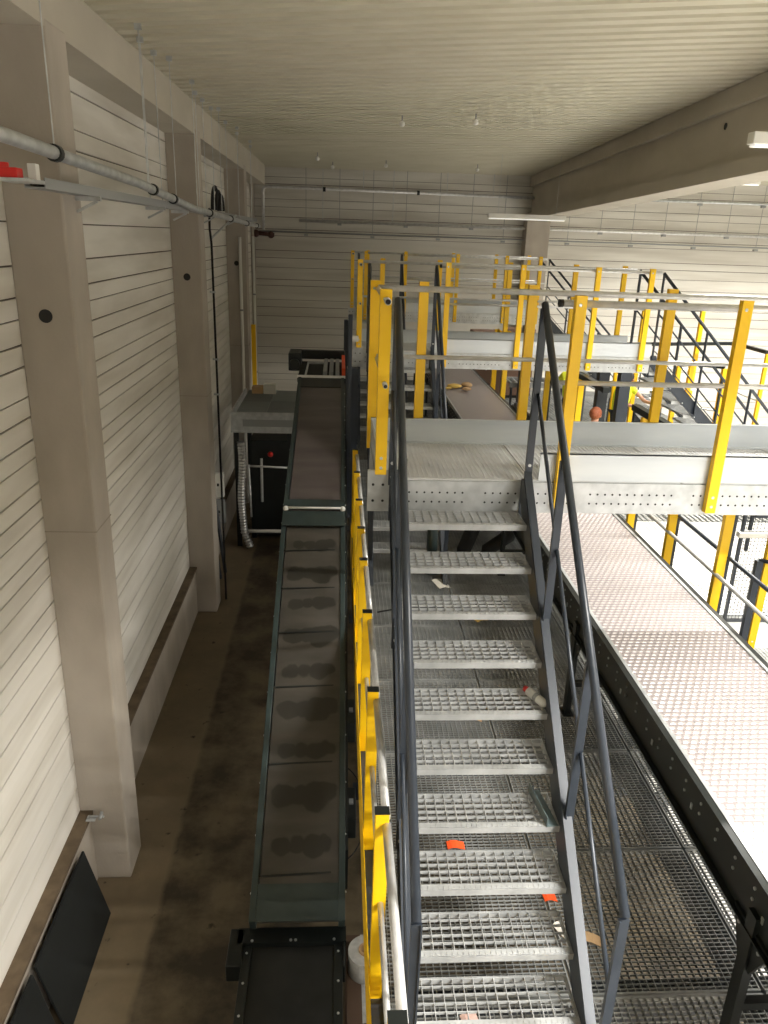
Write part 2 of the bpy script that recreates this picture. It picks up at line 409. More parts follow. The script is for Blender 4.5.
def platform(y0, y1, x0, x1, front_posts, back_posts, label, stair_x, left_posts=True, legs=(), front_toe_from=1.45):
    t = thing('crossing_platform', label, 'platform', (0, y0, ZD), group='galvanised crossing platforms over the conveyor')
    D = y1 - y0
    for nm, ya, s in (('front_girder', 0, -1), ('back_girder', D, 1)):
        mb = MB(); mb.box(x0, x1, ya - .004, ya + .004, -.23, 0)
        mb.box(x0, x1, min(ya, ya - s * .06), max(ya, ya - s * .06), -.23, -.222); mb.box(x0, x1, min(ya, ya - s * .06), max(ya, ya - s * .06), -.008, .0)
        if s < 0: holes(mb, x0 + .02, x1, ya - .004, (-.085, -.155), r=.008)
        mb.build(nm, [M['galv'], M['hole']], t)
    n = max(1, round((x1 - x0) / 1.14))
    for i in range(n):
        a = x0 + (x1 - x0) * i / n; b = x0 + (x1 - x0) * (i + 1) / n
        mb = MB(); grating(mb, a + .008, b - .008, .02, D - .02, .012, .034, .025, h=.02, w=.006, w2=.006); mb.build('grating_panel', M['platgrate'], t)
    mb = MB(); mb.box(x0, x1, D - .012, D - .002, .012, .215); mb.box(x0, x1, D - .035, D - .002, .205, .215); mb.box(x0, x1, D - .05, D - .012, .012, .018)
    mb.build('toe_board', M['toe'], t)
    mb = MB(); mb.box(front_toe_from, x1, .004, .016, .012, .215); mb.box(front_toe_from, x1, .004, .045, .207, .215)
    mb.build('toe_board', M['toe'], t)
    for x in front_posts: guard_post(t, x, -.032, -.20, 1.305)
    for x in back_posts: guard_post(t, x, D + .03, -.05, 1.305, face=-1)
    if left_posts:
        guard_post(t, x0 + .028, -.032, .06, 1.31, w=.078, d=.07)
        mb = MB(); mb.box(x0 - .06, x0 + .10, -.010, -.004, -.23, .08)
        for a in (x0 - .02, x0 + .05):
            for b in (-.03, -.15): mb.tube((a, -.012, b), (a, -.009, b), .010, 8, 1)
        mb.build('corner_bracket', [M['galv'], M['hole']], t)
        mb = MB(); mb.box(x0 - .004, x0 + .004, 0, D, -.23, 0); mb.box(x0, x0 + .008, 0, D, .012, .2); mb.build('end_plate', M['galv'], t)
        # side rails run along the end, their open tube ends poking past the corner post
        for z, r in ((1.24, .022), (.70, .016)):
            mb = MB(); mb.ring((x0 + .035, -.17, z), (0, 1, 0), r, r * .75, D + .2, 14); mb.build('side_rail', M['tube'], t, smooth=True)
            mb = MB(); mb.ring((x0 + .035, -.172, z), (0, 1, 0), r * .76, r * .1, .05, 12); mb.build('tube_end', M['hole'], t)
    for z, r in ((1.25, .024), (.72, .017)):
        mb = MB(); mb.tube((x0 + .03, D - .005, z), (x1, D - .005, z), r, 12); mb.build('hand_tube', M['tube'], t, smooth=True)
        mb = MB(); mb.tube((front_toe_from + .03, 0.01, z), (x1, 0.01, z), r, 12); mb.build('hand_tube', M['tube'], t, smooth=True)
        if front_toe_from > 1:
            mb = MB(); mb.ring((front_toe_from + .015, .01, z), (1, 0, 0), r * 1.1, r * .6, .03, 12); mb.build('tube_cap', M['black'], t, smooth=True)
    for x, yy in legs:
        MB().box(x - .085, x + .085, yy - .08, yy + .08, ZL - ZD, -.23).box(x - .13, x + .13, yy - .13, yy + .13, ZL - ZD, ZL - ZD + .012).build('leg', M['dark'], t)
    return t
platform(5.212, 6.27, .28, 4.75, (1.60, 2.73, 3.87), (.288, .675, 1.55, 2.69, 3.83), 'nearest galvanised crossing platform, at the top of the big stair', .9, legs=((4.5, .15), (4.5, .95)))
platform(11.66, 12.71, .28, 4.78, (1.59, 2.69, 3.81, 4.62), (.69, 1.60, 2.73, 3.80, 4.60), 'second crossing platform, behind the nearest one', .9, legs=((.22, -.1), (4.46, .1), (4.42, .95)))
platform(18.31, 19.36, .28, 4.78, (.61, 1.51, 2.70, 3.83, 4.61), (.69, 1.60, 2.75, 3.80, 4.60), 'farthest crossing platform, close to the back wall', .9, legs=((4.46, .1), (.22, .1)))

t = thing('dark_post', 'dark steel post beside the left end of the second platform', 'post', (.175, 11.6, ZL))
MB().box(-.03, .03, -.28, -.22, 0, 3.10).build('shaft', M['dark'], t, bevel=.004); MB().box(.03, .12, -.27, -.21, 2.72, 2.80).build('bracket', M['white'], t)

# ------------------------------------------------------------------ stairs
def make_stair(label):
    """origin: deck edge, centre of the flight; flight goes down towards -y"""
    t = thing('metal_staircase', label, 'staircase', (0, 0, 0), group='anthracite steel stairs with grating treads')
    RS, GO = .2235, .2318
    proto = None
    for k in range(1, 11):
        if proto is None:
            mb = MB()
            grating(mb, -.433, .433, .012, .262, 0, .0577, .050, h=.018, w=.0038, h2=.018, w2=.0038, frame=False)
            mb.box(-.44, .44, .250, .256, -.035, .001); mb.box(-.445, -.439, .0, .262, -.05, .0); mb.box(.439, .445, 0, .262, -.05, 0)
            mb.box(-.44, .44, .006, .014, -.034, .0)
            proto = mb.build('tread', M['grate'], t)
            nb = MB(); nb.box(-.443, .443, -.030, .006, -.002, .004); nb.box(-.443, .443, -.034, -.028, -.036, .004)
            for q in range(29): nb.box(-.430 + q * .030, -.415 + q * .030, -.024, -.004, .004, .007)
            nose = nb.build('nosing', M['grate'], proto)
            o = proto
        else:
            o = proto.copy(); col.objects.link(o); c = nose.copy(); col.objects.link(c); c.parent = o
        o.location = (0, -.296 - GO * (k - 1) + .03, -RS * k)
    # stringers: channels following the slope
    def zt(y): return -.2235 + (y + .296) * (RS / GO) + .105
    for s in (-1, 1):
        mb = MB()
        ya, yb = -2.90, -.01
        prof = [(ya, zt(ya) - .27), (yb, zt(yb) - .27), (yb, min(zt(yb), .03)), (-.10, min(zt(-.10), .03)), (ya + .0, zt(ya))]
        x0, x1 = sorted((s * .447, s * .455)); mb.prism(prof, 'x', x0, x1)
        x0, x1 = sorted((s * .447, s * .500))
        for off in (0, -.27):
            mb.bar((s * .473, ya, zt(ya) + off), (s * .473, yb - .06, zt(yb - .06) + off), .053, .008)
        mb.box(x0, x1, ya - .004, ya + .004, zt(ya) - .27, zt(ya))
        mb.box(x0, x1, yb - .008, yb, -.30, .03)
        for k in range(1, 11):
            y = -.30 - GO * (k - 1) + .12; z = -RS * k - .025
            mb.tube((s * .455, y, z), (s * .463, y, z), .011, 6, 1)
        mb.build('stringer', [M['dark'], M['bolt']], t)
        X = s * .487
        def hr(y): return 1.233 + 1.013 * (y + .043)
        ts = [-.04, -.845, -1.70, -2.55]
        bs = [-.02, zt(-.845) - .22, zt(-1.70) - .22, ZL - ZD + .02]
        for y, b in zip(ts, bs):
            mb = MB(); mb.box(X - .024, X + .024, y - .008, y + .008, b, hr(y) - .018); mb.box(X - s * .024 - .004, X - s * .024 + .004, y - .02, y + .008, b, hr(y) - .02)
            mb.tube((X, y - .008, b + .06), (X, y - .015, b + .06), .012, 6, 1)
            mb.tube((X, y - .008, b + .16), (X, y - .015, b + .16), .012, 6, 1)
            mb.build('rail_post', [M['dark'], M['bolt']], t)
        MB().path([(X, -.030, hr(-.030)), (X, -2.555, hr(-2.555))], .0245, 12).build('handrail', M['dark'], t, smooth=True)
        mb = MB()
        for ya2, yb2 in ((-.05, -.835), (-.86, -1.69), (-1.71, -2.54)):
            mb.path([(X + s * .012, ya2, hr(ya2) - .58), (X + s * .012, yb2, hr(yb2) - .58)], .0135, 8)
        mb.build('knee_rail', M['dark'], t, smooth=True)
    return t
s0 = make_stair('large anthracite staircase with grating treads in the foreground')
s0.location = (.875, 5.212, ZD)
for loc, rz, lb in (((.93, 11.66, ZD), 0, 'second staircase, dark stringers seen behind the nearest platform'),
                    ((.93, 18.31, ZD), 0, 'farthest staircase, small dark rails below the back wall'),
                    ((4.79, 12.185, ZD), PI / 2, 'side staircase going down to the right from the second platform'),
                    ((4.79, 18.83, ZD), PI / 2, 'side staircase going down to the right from the farthest platform')):
    c = copy_tree(s0); c.location = loc; c.rotation_euler.z = rz; c['label'] = lb

# ------------------------------------------------------------------ left guard rail of the lower deck
t = thing('guard_rail', 'yellow posted guard rail between the belt conveyor and the big stair', 'railing', (.27, 0, ZL))
py = [-.15, 1.02, 2.15, 3.30, 4.46, 5.60, 6.67, 7.50, 8.40, 9.5, 10.6]
for y in py:
    mb = MB(); mb.box(-.045, .030, y - .030, y + .030, -.30, 1.30); mb.build('guard_post', M['yellow'], t, bevel=.004)
    MB().box(-.047, .032, y - .032, y + .028, 1.30, 1.306).build('post_cap', M['black'], t)
for z, r in ((1.235, .024), (.70, .017)):
    for a, b in zip(py[:-1], py[1:]):
        MB().tube((.018 if z > 1 else .0, a + .02, z), (.018 if z > 1 else .0, b - .015, z - .012), r, 12).build('hand_tube' if z > 1 else 'knee_tube', M['tube'], t, smooth=True)
MB().box(-.052, -.046, -.2, 10.7, -.28, .15).build('toe_board', M['yellow'], t)
# right guard rail of the lower deck
t = thing('guard_rail', 'yellow posted guard rail beyond the dimpled conveyor', 'railing', (3.70, 0, ZL))
py2 = [6.62, 7.76, 8.90, 11.5, 12.15, 13.4]
for y in py2:
    mb = MB(); mb.box(-.045, .045, y - .03, y + .03, -.25, 2.22); mb.build('guard_post', M['yellow'], t, bevel=.004)
    MB().box(.046, .075, y - .03, y + .03, -.25, 2.20).build('post_shade', M['dark'], t)  # dark strip stands in for the shaded side of each post
for a, b in ((7.80, 9.3), (10.4, 13.4)): MB().box(-.03, .06, a, b, 2.225, 2.30).build('top_rail', M['black'], t)
MB().tube((.06, 3.5, 1.38), (.06, 12.4, 1.38), .020, 12).build('hand_tube', M['dark'], t, smooth=True)
MB().tube((-.03, 3.5, 1.20), (-.03, 12.4, 1.20), .020, 12).build('knee_tube', M['tube'], t, smooth=True)

# ------------------------------------------------------------------ dimpled conveyor (pale top, black frame)
t = thing('dimpled_conveyor', 'long conveyor with pale dimpled top and black side frame', 'conveyor', (2.20, 0, ZP))
W = 1.10; ya, yb = 1.2, 24.2
def dimple_mat():
    m, nt, b = new_mat('dimpled_plate'); N = nt.nodes; L = nt.links
    tc = N.new('ShaderNodeTexCoord'); mp = N.new('ShaderNodeMapping'); L.new(tc.outputs['Object'], mp.inputs[0])
    n = N.new('ShaderNodeTexNoise'); n.inputs['Scale'].default_value = 1.5; n.inputs['Detail'].default_value = 4; L.new(mp.outputs[0], n.inputs['Vector'])
    r = N.new('ShaderNodeValToRGB'); r.color_ramp.elements[0].color = (.37, .33, .325, 1); r.color_ramp.elements[1].color = (.44, .395, .39, 1)
    L.new(n.outputs['Fac'], r.inputs[0])
    # brick-like pattern: dark rows with bright knobs
    br = N.new('ShaderNodeTexBrick'); L.new(mp.outputs[0], br.inputs['Vector'])
    br.inputs['Scale'].default_value = 1.; br.inputs['Brick Width'].default_value = .058; br.inputs['Row Height'].default_value = .050
    br.inputs['Mortar Size'].default_value = .010; br.inputs['Mortar Smooth'].default_value = .6; br.offset = .5
    br.inputs['Color1'].default_value = (1, 1, 1, 1); br.inputs['Color2'].default_value = (1, 1, 1, 1); br.inputs['Mortar'].default_value = (0, 0, 0, 1)
    mx = N.new('ShaderNodeMix'); mx.data_type = 'RGBA'; L.new(br.outputs['Fac'], mx.inputs['Factor']); L.new(r.outputs[0], mx.inputs['A']); mx.inputs['B'].default_value = (.27, .235, .235, 1)
    L.new(mx.outputs['Result'], b.inputs['Base Color']); b.inputs['Roughness'].default_value = .42; b.inputs['Metallic'].default_value = .1
    return m
M['dimple'] = dimple_mat()
MB().box(.02, W - .02, ya, yb, -.03, .0).build('plate', M['dimple'], t)
# knobs: raised flat studs on the near half of the plate
mb = MB(); r_ = 0; y = ya + .02
while y < 13.0:
    for i in range(19):
        x = .045 + i * .056 + (.028 if r_ % 2 else 0)
        if x > W - .04: continue
        mb.add([(x - .017, y - .011, 0), (x + .017, y - .011, 0), (x + .017, y + .011, 0), (x - .017, y + .011, 0), (x - .010, y - .006, .005), (x + .010, y - .006, .005), (x + .010, y + .006, .005), (x - .010, y + .006, .005)],
               [(4, 5, 6, 7), (0, 1, 5, 4), (1, 2, 6, 5), (2, 3, 7, 6), (3, 0, 4, 7)])
    y += .05; r_ += 1
o = mb.build('stud_field', mat('stud', (.56, .52, .51), .32, .2), t); o['kind'] = 'stuff'
for nm, s, x in (('side_frame', -1, 0), ('side_frame', 1, W)):
    mb = MB(); mb.box(x - .006, x + .006, ya, yb, -.33, .012)
    a, b = sorted((x, x + s * .045)); mb.box(a, b, ya, yb, .004, .012); mb.box(a, b, ya, yb, -.33, -.322)
    y = ya + .1
    while y < yb:
        for z in (-.10, -.17): mb.tube((x + s * .006, y, z), (x + s * .014, y, z), .010, 6, 1)
        if int(y * 10) % 3 == 0: mb.box(min(x + s * .006, x + s * .012), max(x + s * .006, x + s * .012), y + .09, y + .11, -.22, -.18, 1)
        y += .21
    mb.build(nm, [M['black'], M['bolt']], t)
    a, b = sorted((x, x - s * .028)); MB().box(a, b, ya, yb, .0, .014).build('edge_strip', M['galv'], t)
for y in (2.915, 6.08, 9.24, 12.4, 15.57, 18.7, 21.9):
    for s, x in ((-1, -.012), (1, W + .012)):
        mb = MB(); mb.box(x - .025, x + .025, y - .04, y + .04, ZL - ZP, -.20); mb.box(x - .05, x + .05, y - .07, y + .07, ZL - ZP, ZL - ZP + .012)
        mb.prism([(y - .18, -.30), (y + .18, -.30), (y + .06, -.55), (y - .06, -.55)], 'x', x - .010, x + .010)
        for q in (-.1, 0, .1): mb.tube((x + s * .01, y + q, -.36), (x + s * .02, y + q, -.36), .011, 6, 1)
        mb.build('leg', [M['black'], M['bolt']], t)
    MB().box(0, W, y - .025, y + .025, -.86, -.81).build('cross_bar', M['black'], t)

# ------------------------------------------------------------------ inclined belt conveyor on the left
CW = .80; cxm = -.285
t = thing('belt_conveyor', 'long inclined belt conveyor with dark residue prints, left of the yellow rail', 'conveyor', (0, 0, 0))
p0, p1, p2, p3 = V((0, 4.90, 1.18)), V((0, 9.37, 3.20)), V((0, 13.5, 4.20)), V((0, 14.4, 4.28))
def section(a, b, xl, pads=True, name='belt', m=None, th=.16):
    d = b - a; Ln = d.length; ang = math.atan2(d.z, d.y)
    o = MB().box(-CW / 2 + .07, CW / 2 - .05, 0, Ln, -.03, 0).build(name, m or M['belt'], t, loc=(xl, a.y, a.z)); o.rotation_euler.x = ang
    for s in (-1, 1):
        x = s * CW / 2
        mb = MB(); a_, b_ = sorted((x, x - s * .055)); mb.box(a_, b_, 0, Ln, -th, .018)
        q = .25
        while q < Ln - .1:
            mb.tube((x + s * 0, q, -.06), (x + s * .012, q, -.06), .010, 6, 1); q += .5
        f = mb.build('side_frame', [M['green'], M['bolt']], t, loc=(xl, a.y, a.z), bevel=.004); f.rotation_euler.x = ang
    return ang, Ln
ang1, L1 = section(p0, p1, cxm)
# thin seams over the belt about every metre
for q in (.38, 1.42, 2.28, 2.98, 3.62, 4.22):
    o = MB().box(-CW / 2 + .01, CW / 2 - .01, -.008, .008, .000, .006).build('belt_seam', M['black'], t, loc=(cxm, p0.y + math.cos(ang1) * q, p0.z + math.sin(ang1) * q)); o.rotation_euler = (ang1, 0, math.radians(3))
o = MB().box(-CW / 2 + .01, CW / 2 - .01, 0, .30, .0, .012).build('cover_plate', M['green'], t, loc=(cxm, p0.y, p0.z)); o.rotation_euler.x = ang1
ang2, L2 = section(p1, p2, cxm, m=M['belt2'])
o = MB().box(-CW / 2 + .01, CW / 2 - .01, -.30, -.02, .0, .012).box(-CW / 2 + .01, CW / 2 - .01, .03, .22, .0, .012).build('cover_plate', M['green'], t, loc=(cxm, p1.y, p1.z + .01)); o.rotation_euler.x = ang1 * .6 + ang2 * .4
MB().tube((cxm - .36, p1.y, p1.z + .05), (cxm + .37, p1.y, p1.z + .05), .015, 10).ball((cxm - .36, p1.y, p1.z + .04), .035).ball((cxm + .37, p1.y, p1.z + .04), .035).build('joint_bar', M['white'], t, smooth=True)
o = MB().box(-CW / 2 + .01, CW / 2 - .01, L2 - .40, L2 - .02, .0, .010).build('cover_plate', M['black'], t, loc=(cxm, p1.y, p1.z)); o.rotation_euler.x = ang2
# head section with frame, three bars and red parts
MB().box(cxm - .42, cxm + .42, p2.y - .015, p2.y + .015, 4.20, 4.245).build('head_edge', M['white'], t)
mb = MB(); mb.box(cxm - .42, cxm + .42, p2.y, 15.4, 4.12, 4.19); mb.build('head_plate', M['blackbelt'], t)
mb = MB(); mb.box(cxm - .30, cxm - .27, p2.y + .1, 15.1, 4.19, 4.23).box(cxm - .30, cxm + .05, 15.08, 15.12, 4.19, 4.23); mb.build('guide_frame', M['galv'], t)
for x in (.06, .17, .28): MB().box(cxm + x - .035, cxm + x + .035, p2.y + .1, 15.1, 4.20, 4.30).build('guide_bar', M['greybox'], t, bevel=.01)
MB().box(cxm + .36, cxm + .42, p2.y + .1, 15.2, 4.2, 4.36).build('red_guide', M['orange'], t, label='orange red side guide')
MB().box(cxm - .62, cxm + .42, 15.30, 15.45, 4.25, 4.42).build('head_housing', M['black'], t, bevel=.02)
MB().box(cxm - .66, cxm - .42, 14.9, 15.5, 4.08, 4.42).tube((cxm - .54, 14.75, 4.22), (cxm - .54, 14.9, 4.22), .10, 14).build('drive_motor', M['black'], t, bevel=.02)
for yy, zz in ((7.6, 2.30), (9.7, 3.1), (12.0, 3.7), (13.6, 4.05)):
    for s in (-1, 1): MB().box(cxm + s * .37 - .03, cxm + s * .37 + .03, yy - .03, yy + .03, 0, zz).box(cxm + s * .37 - .07, cxm + s * .37 + .07, yy - .07, yy + .07, 0, .012).build('leg', M['black'], t)
# dark skirt on the platform side
MB().prism([(5.5, .9), (13.5, 3.6), (13.5, 4.10), (9.4, 3.10), (5.5, 1.35)], 'x', cxm + CW / 2 + .005, cxm + CW / 2 + .03).build('side_skirt', M['black'], t)
# lower horizontal feed belt
t = thing('feed_conveyor', 'black horizontal feed belt at the bottom edge below the inclined one', 'conveyor', (cxm - .03, 0, 0))
MB().box(-.34, .34, 2.2, 4.86, .94, .975).build('belt', M['blackbelt'], t)
for s in (-1, 1):
    mb = MB(); a, b = sorted((s * .34, s * .41)); mb.box(a, b, 2.2, 4.95, .80, 1.0)
    for q in range(9):
        mb.tube((s * .375, 2.6 + q * .27, 1.0), (s * .375, 2.6 + q * .27, 1.008), .012, 6, 1)
    mb.build('side_frame', [M['black'], M['bolt']], t, bevel=.004)
    for y in (2.6, 4.5): MB().box(s * .375 - .03, s * .375 + .03, y - .03, y + .03, 0, .8).build('leg', M['black'], t)
mb = MB(); mb.box(-.46, .44, 4.83, 4.98, .98, 1.03)
for x in (-.34, -.02, .02, .34): mb.tube((x, 4.85, 1.03), (x, 4.85, 1.037), .012, 8, 1)
mb.build('end_bar', [M['black'], M['bolt']], t)
MB().box(-.53, -.41, 4.62, 4.98, .86, 1.03).build('motor_box', M['black'], t, bevel=.01)
MB().box(.41, .435, 4.6, 4.98, .84, 1.02).build('bearing_box', M['black'], t, bevel=.01)
# the little cable loop hanging beside
o = MB().path([(.13 + .20 * math.sin(a), 6.3 - .0 - .45 * math.cos(a), .9 + .12 * a) for a in [i * .16 for i in range(20)]], .007, 6).build('hanging_cable', M['rubber'], smooth=True)
tag(o, 'thin black cable looping out between the inclined belt and the yellow posts', 'cable')
# black pedestal boxes beside the conveyor
for (y, z, n) in ((6.9, 1.75, 'small black junction box on the right side of the inclined belt, upper one'), (6.1, 1.25, 'small black junction box on the right side of the inclined belt, lower one')):
    t2 = thing('junction_box', n, 'box', (.18, y, z), group='boxes beside the inclined belt')
    MB().box(-.045, .045, -.22, .22, -.12, .12).build('housing', M['black'], t2, bevel=.008); MB().box(-.02, .02, -.03, .03, .12, .14).build('clip', M['greybox'], t2)
# film roll
t = thing('film_roll', 'roll of clear stretch film on a cardboard core beside the yellow rail', 'roll', (.29, 4.72, .60))
for z0 in (0,): 
    MB().ring((0, 0, .25), (0, 0, 1), .150, .062, .20, 36).build('film', M['film'], t, smooth=False)
    MB().ring((0, 0, .25), (0, 0, 1), .062, .045, .22, 30).build('core', M['card'], t)
t = thing('roll_stand', 'brown box under the roll of stretch film', 'box', (.27, 4.75, 0))
MB().box(-.14, .16, -.5, .3, 0, .845).build('carton', mat('dull_carton', (.12, .075, .05), .9), t)
MB().box(-.02, .03, -.5, .3, .845, .849).build('packing_tape', M['film'], t)

# ------------------------------------------------------------------ side platform with machinery
t = thing('side_platform', 'low galvanised service platform at the end of the left aisle', 'platform', (0, 15.9, 3.0))
x0, x1 = -2.12, -.86
for i in range(2):
    for j in range(2):
        a = x0 + i * (x1 - x0) / 2; b = a + (x1 - x0) / 2
        MB().box(a + .005, b - .005, j * 1.3 + .005, j * 1.3 + 1.295, -.02, 0).build('deck_plate', M['sideplate'] if (i + j) % 2 else M['sideplate2'], t)
mb = MB(); mb.box(x0 - .10, x1, -.02, .03, -.03, .03); mb.box(x0 - .10, x1, -.01, .02, -.36, -.03); mb.box(x0 - .1, x1, -.03, .03, -.40, -.36)
mb.box(x0 + .15, x1, -.014, -.008, -.27, -.12, 1); mb.build('front_fascia', [M['galv'], M['greybox']], t)
MB().box(x0 - .10, x0 - .05, 0, 2.6, -.4, .03).build('side_fascia', M['galv'], t)
for x in (x0, -1.0):
    for y in (.1, 2.5): MB().box(x - .05, x + .05, y - .05, y + .05, -3, -.4).build('leg', M['black'], t)
t = thing('yellow_post', 'short yellow guard post behind the side platform in the corner', 'post', (-2.35, 22.0, 0))
MB().box(-.06, .06, -.05, .05, 0, 4.15).build('shaft', M['yellow'], t, bevel=.005); MB().box(-.12, .12, -.1, .1, 0, .015).build('base_plate', M['yellow'], t)
t = thing('carton_stack', 'small pile of pale cartons standing on the side platform', 'boxes', (-1.75, 18.15, 3.0))
MB().box(-.25, .0, -.1, .15, 0, .16).build('carton', M['card'], t); MB().box(.02, .30, -.12, .12, 0, .22).build('carton', M['paper'], t)
# corrugated exhaust duct and fittings under it
t = thing('flexible_duct', 'silver corrugated flexible duct hanging below the side platform', 'duct', (-2.0, 15.7, 0))
pts = []; rs = []
for i in range(74):
    q = i / 73; z = 2.45 - q * 2.37; pts.append((.02 * math.sin(q * 9) + (.18 * max(0, q - .85) * 5), 0, z)); rs.append(.065 if i % 2 else .085)
MB().path(pts, .08, 12, 0, rs).build('hose', M['foil'], t)
mb = MB(); mb.tube((.12, .1, 1.9), (.95, .1, 1.87), .022, 8); mb.tube((.14, .1, 1.9), (.17, .1, .75), .022, 8); mb.ball((.14, .1, 1.9), .03); mb.build('air_pipe', M['tube'], t, smooth=True)
t = thing('floor_rail', 'pale horizontal bar low under the side platform', 'bar', (-1.5, 15.85, .40))
MB().tube((-.48, 0, 0), (.55, 0, .0), .04, 10).build('bar', M['white'], t, smooth=True); MB().box(-.45, -.40, -.04, .04, -.40, 0).box(.45, .50, -.04, .04, -.4, 0).build('foot', M['black'], t)
for z, n, mm in ((1.55, 'white wall switch box under the side platform, upper one', 'white'), (.95, 'grey wall box under the side platform, below the white one', 'greybox')):
    t = thing('switch_box', n, 'box', (-2.48, 15.6, z)); MB().box(-.10, .12, -.06, .06, -.27, .25).build('housing', M[mm], t, bevel=.01); MB().box(-.02, .02, -.065, -.06, -.03, .03).build('latch', M['black'], t)
t = thing('machine_cabinet', 'dark machine housing in the shade under the side platform', 'machine', (-1.45, 16.9, 0))
MB().box(-.45, .5, -.5, .5, .1, 2.3).build('housing', M['black'], t, bevel=.02)
MB().tube((-.2, -.52, .9), (-.2, -.52, 1.9), .03, 8).build('standpipe', M['tube'], t)
MB().ball((.0, -.53, 2.0), .06).build('knob', M['red'], t)
for x in (-.4, .45): MB().box(x - .05, x + .05, -.45, .45, 0, .1).build('foot', M['black'], t)
for k, (x, y) in enumerate(((-2.30, 14.2), (-2.24, 14.5))):
    o = MB().bar((x, y, .01), (x - .18, y + .1, 1.75), .05, .05).build('timber_prop', M['dark']); tag(o, ['dark bar leaning on the wall behind the middle column, front one', 'dark bar leaning on the wall behind the middle column, rear one'][k], 'bar', 'leaning bars')

# leaning black boards
for k, (y0, y1) in enumerate(((4.85, 6.12), (3.35, 4.78))):
    t = thing('black_board', ['large black board leaning on the low concrete plinth, next to the column', 'black board leaning on the plinth at the bottom left edge'][k], 'board', (0, (y0 + y1) / 2, 0), group='black boards on the plinth')
    h = (y1 - y0) / 2
    MB().prism([(-2.26 - k * .02, .0), (-2.24 - k * .02, .0), (-2.43, .80), (-2.45, .80)], 'y', -h, h).build('sheet', M['board'], t)
t = thing('wall_clamp', 'small metal clamp fixed on the plinth end by the nearest column', 'clamp', (-2.42, 6.45, .93))
MB().tube((-.05, 0, 0), (.10, 0, .0), .012, 8).tube((.07, -.04, .0), (.07, .04, .02), .018, 8).build('hook', M['greybox'], t, smooth=True)
MB().box(-.07, .02, -.04, .04, -.03, -.015).build('base', M['galv'], t)

# ------------------------------------------------------------------ services on the left wall
def rods(t, pts, zc=None, r=.005, nm='threaded_rod'):
    for x, y, z in pts:
        MB().tube((x, y, z), (x, y, (zc or roof_z(x, y)) + .03), r, 5).build(nm, M['galv'], t)
        MB().box(x - .03, x + .03, y - .02, y + .02, roof_z(x, y) - .05, roof_z(x, y) + .0).build('rod_anchor', M['galv'], t)
t = thing('sprinkler_pipe', 'long galvanised sprinkler main running along the left wall', 'pipe', (0, 0, 0))
pl = [(-1.9, -2, 7.08), (-1.9, 5, 7.04), (-1.9, 8, 6.97), (-1.9, 11, 6.83), (-1.9, 17.5, 6.72), (-1.9, 19.5, 6.70)]
MB().path(pl, .042, 14).build('pipe', M['galv'], t, smooth=True)
def pz(y):
    for a, b in zip(pl[:-1], pl[1:]):
        if a[1] <= y <= b[1]: return a[2] + (b[2] - a[2]) * (y - a[1]) / (b[1] - a[1])
    return 6.8
for y in (5.75, 8.6, 9.6, 12.2, 14.5, 17.0, 19.0): MB().ring((-1.9, y - .03, pz(y)), (0, 1, 0), .056, .040, .06, 16).build('coupling', M['black'], t)
rods(t, [(-1.9, y, pz(y)) for y in (5.75, 8.4, 9.8, 11.2, 13.5, 15.8, 18)])
t = thing('cable_tray', 'grey cable tray with brackets running along the left wall columns', 'cable tray', (0, 0, 0))
mb = MB(); mb.box(-2.12, -1.99, 5.75, 20.0, 6.80, 6.81); mb.box(-2.125, -2.118, 5.75, 20, 6.80, 6.87); mb.box(-1.992, -1.985, 5.75, 20, 6.80, 6.87)
mb.build('tray', M['greybox'], t)
mb = MB(); mb.tube((-2.05, 5.75, 6.825), (-2.05, 20, 6.825), .012, 6); mb.tube((-2.08, 5.75, 6.825), (-2.08, 20, 6.825), .010, 6); mb.build('cable', M['rubber'], t)
for y in (6.9, 9.4, 10.8, 13.2, 16, 19): MB().box(-2.17, -1.95, y - .02, y + .02, 6.765, 6.80).bar((-2.15, y, 6.68), (-1.98, y, 6.765), .03, .02).build('bracket', M['galv'], t)
rods(t, [(-2.0, y, 6.87) for y in (8.9, 9.5, 12.0, 12.6, 13.4, 15, 16.6, 19)])
t = thing('alarm_unit', 'red alarm device with a white box on the tray end, upper left', 'alarm', (-2.03, 5.42, 6.85))
MB().box(-.10, .09, -.12, .20, -.03, -.01).build('shelf', M['galv'], t)
MB().tube((-.08, -.05, .03), (-.08, -.05, .08), .045, 14).box(-.12, .03, -.10, .0, -.01, .05).build('red_beacon', M['red'], t, bevel=.006)
MB().box(.02, .075, .10, .17, -.01, .09).build('white_box', M['white'], t, bevel=.005)
t = thing('hose_loops', 'coiled black hose loops above the tray behind the middle column', 'hose', (-2.15, 14.6, 6.9))
for k, (r, o) in enumerate(((.36, 0), (.30, .12), (.24, .22))):
    MB().path([(o * .3, -.1 + o + r * math.cos(a), r * math.sin(a) * 1.05) for a in [PI * i / 16 for i in range(17)]], .028, 8).build('hose', M['rubber'], t, smooth=True)
t = thing('drop_cable', 'dark cable running down behind the middle column', 'cable', (-2.06, 13.30, 0))
MB().path([(-.02, .05, 6.9), (-.02, 0, 6.6), (0, 0, 6.35), (0, 0, .0)], .018, 8).build('cable', M['rubber'], t, smooth=True)
MB().tube((.0, .0, 6.45), (.12, 2.3, 6.85), .018, 8).build('conduit', M['galv'], t)
for z in (5.6, 4.5, 3.9): MB().box(-.06, .03, -.02, .02, z, z + .03).build('clip', M['galv'], t)
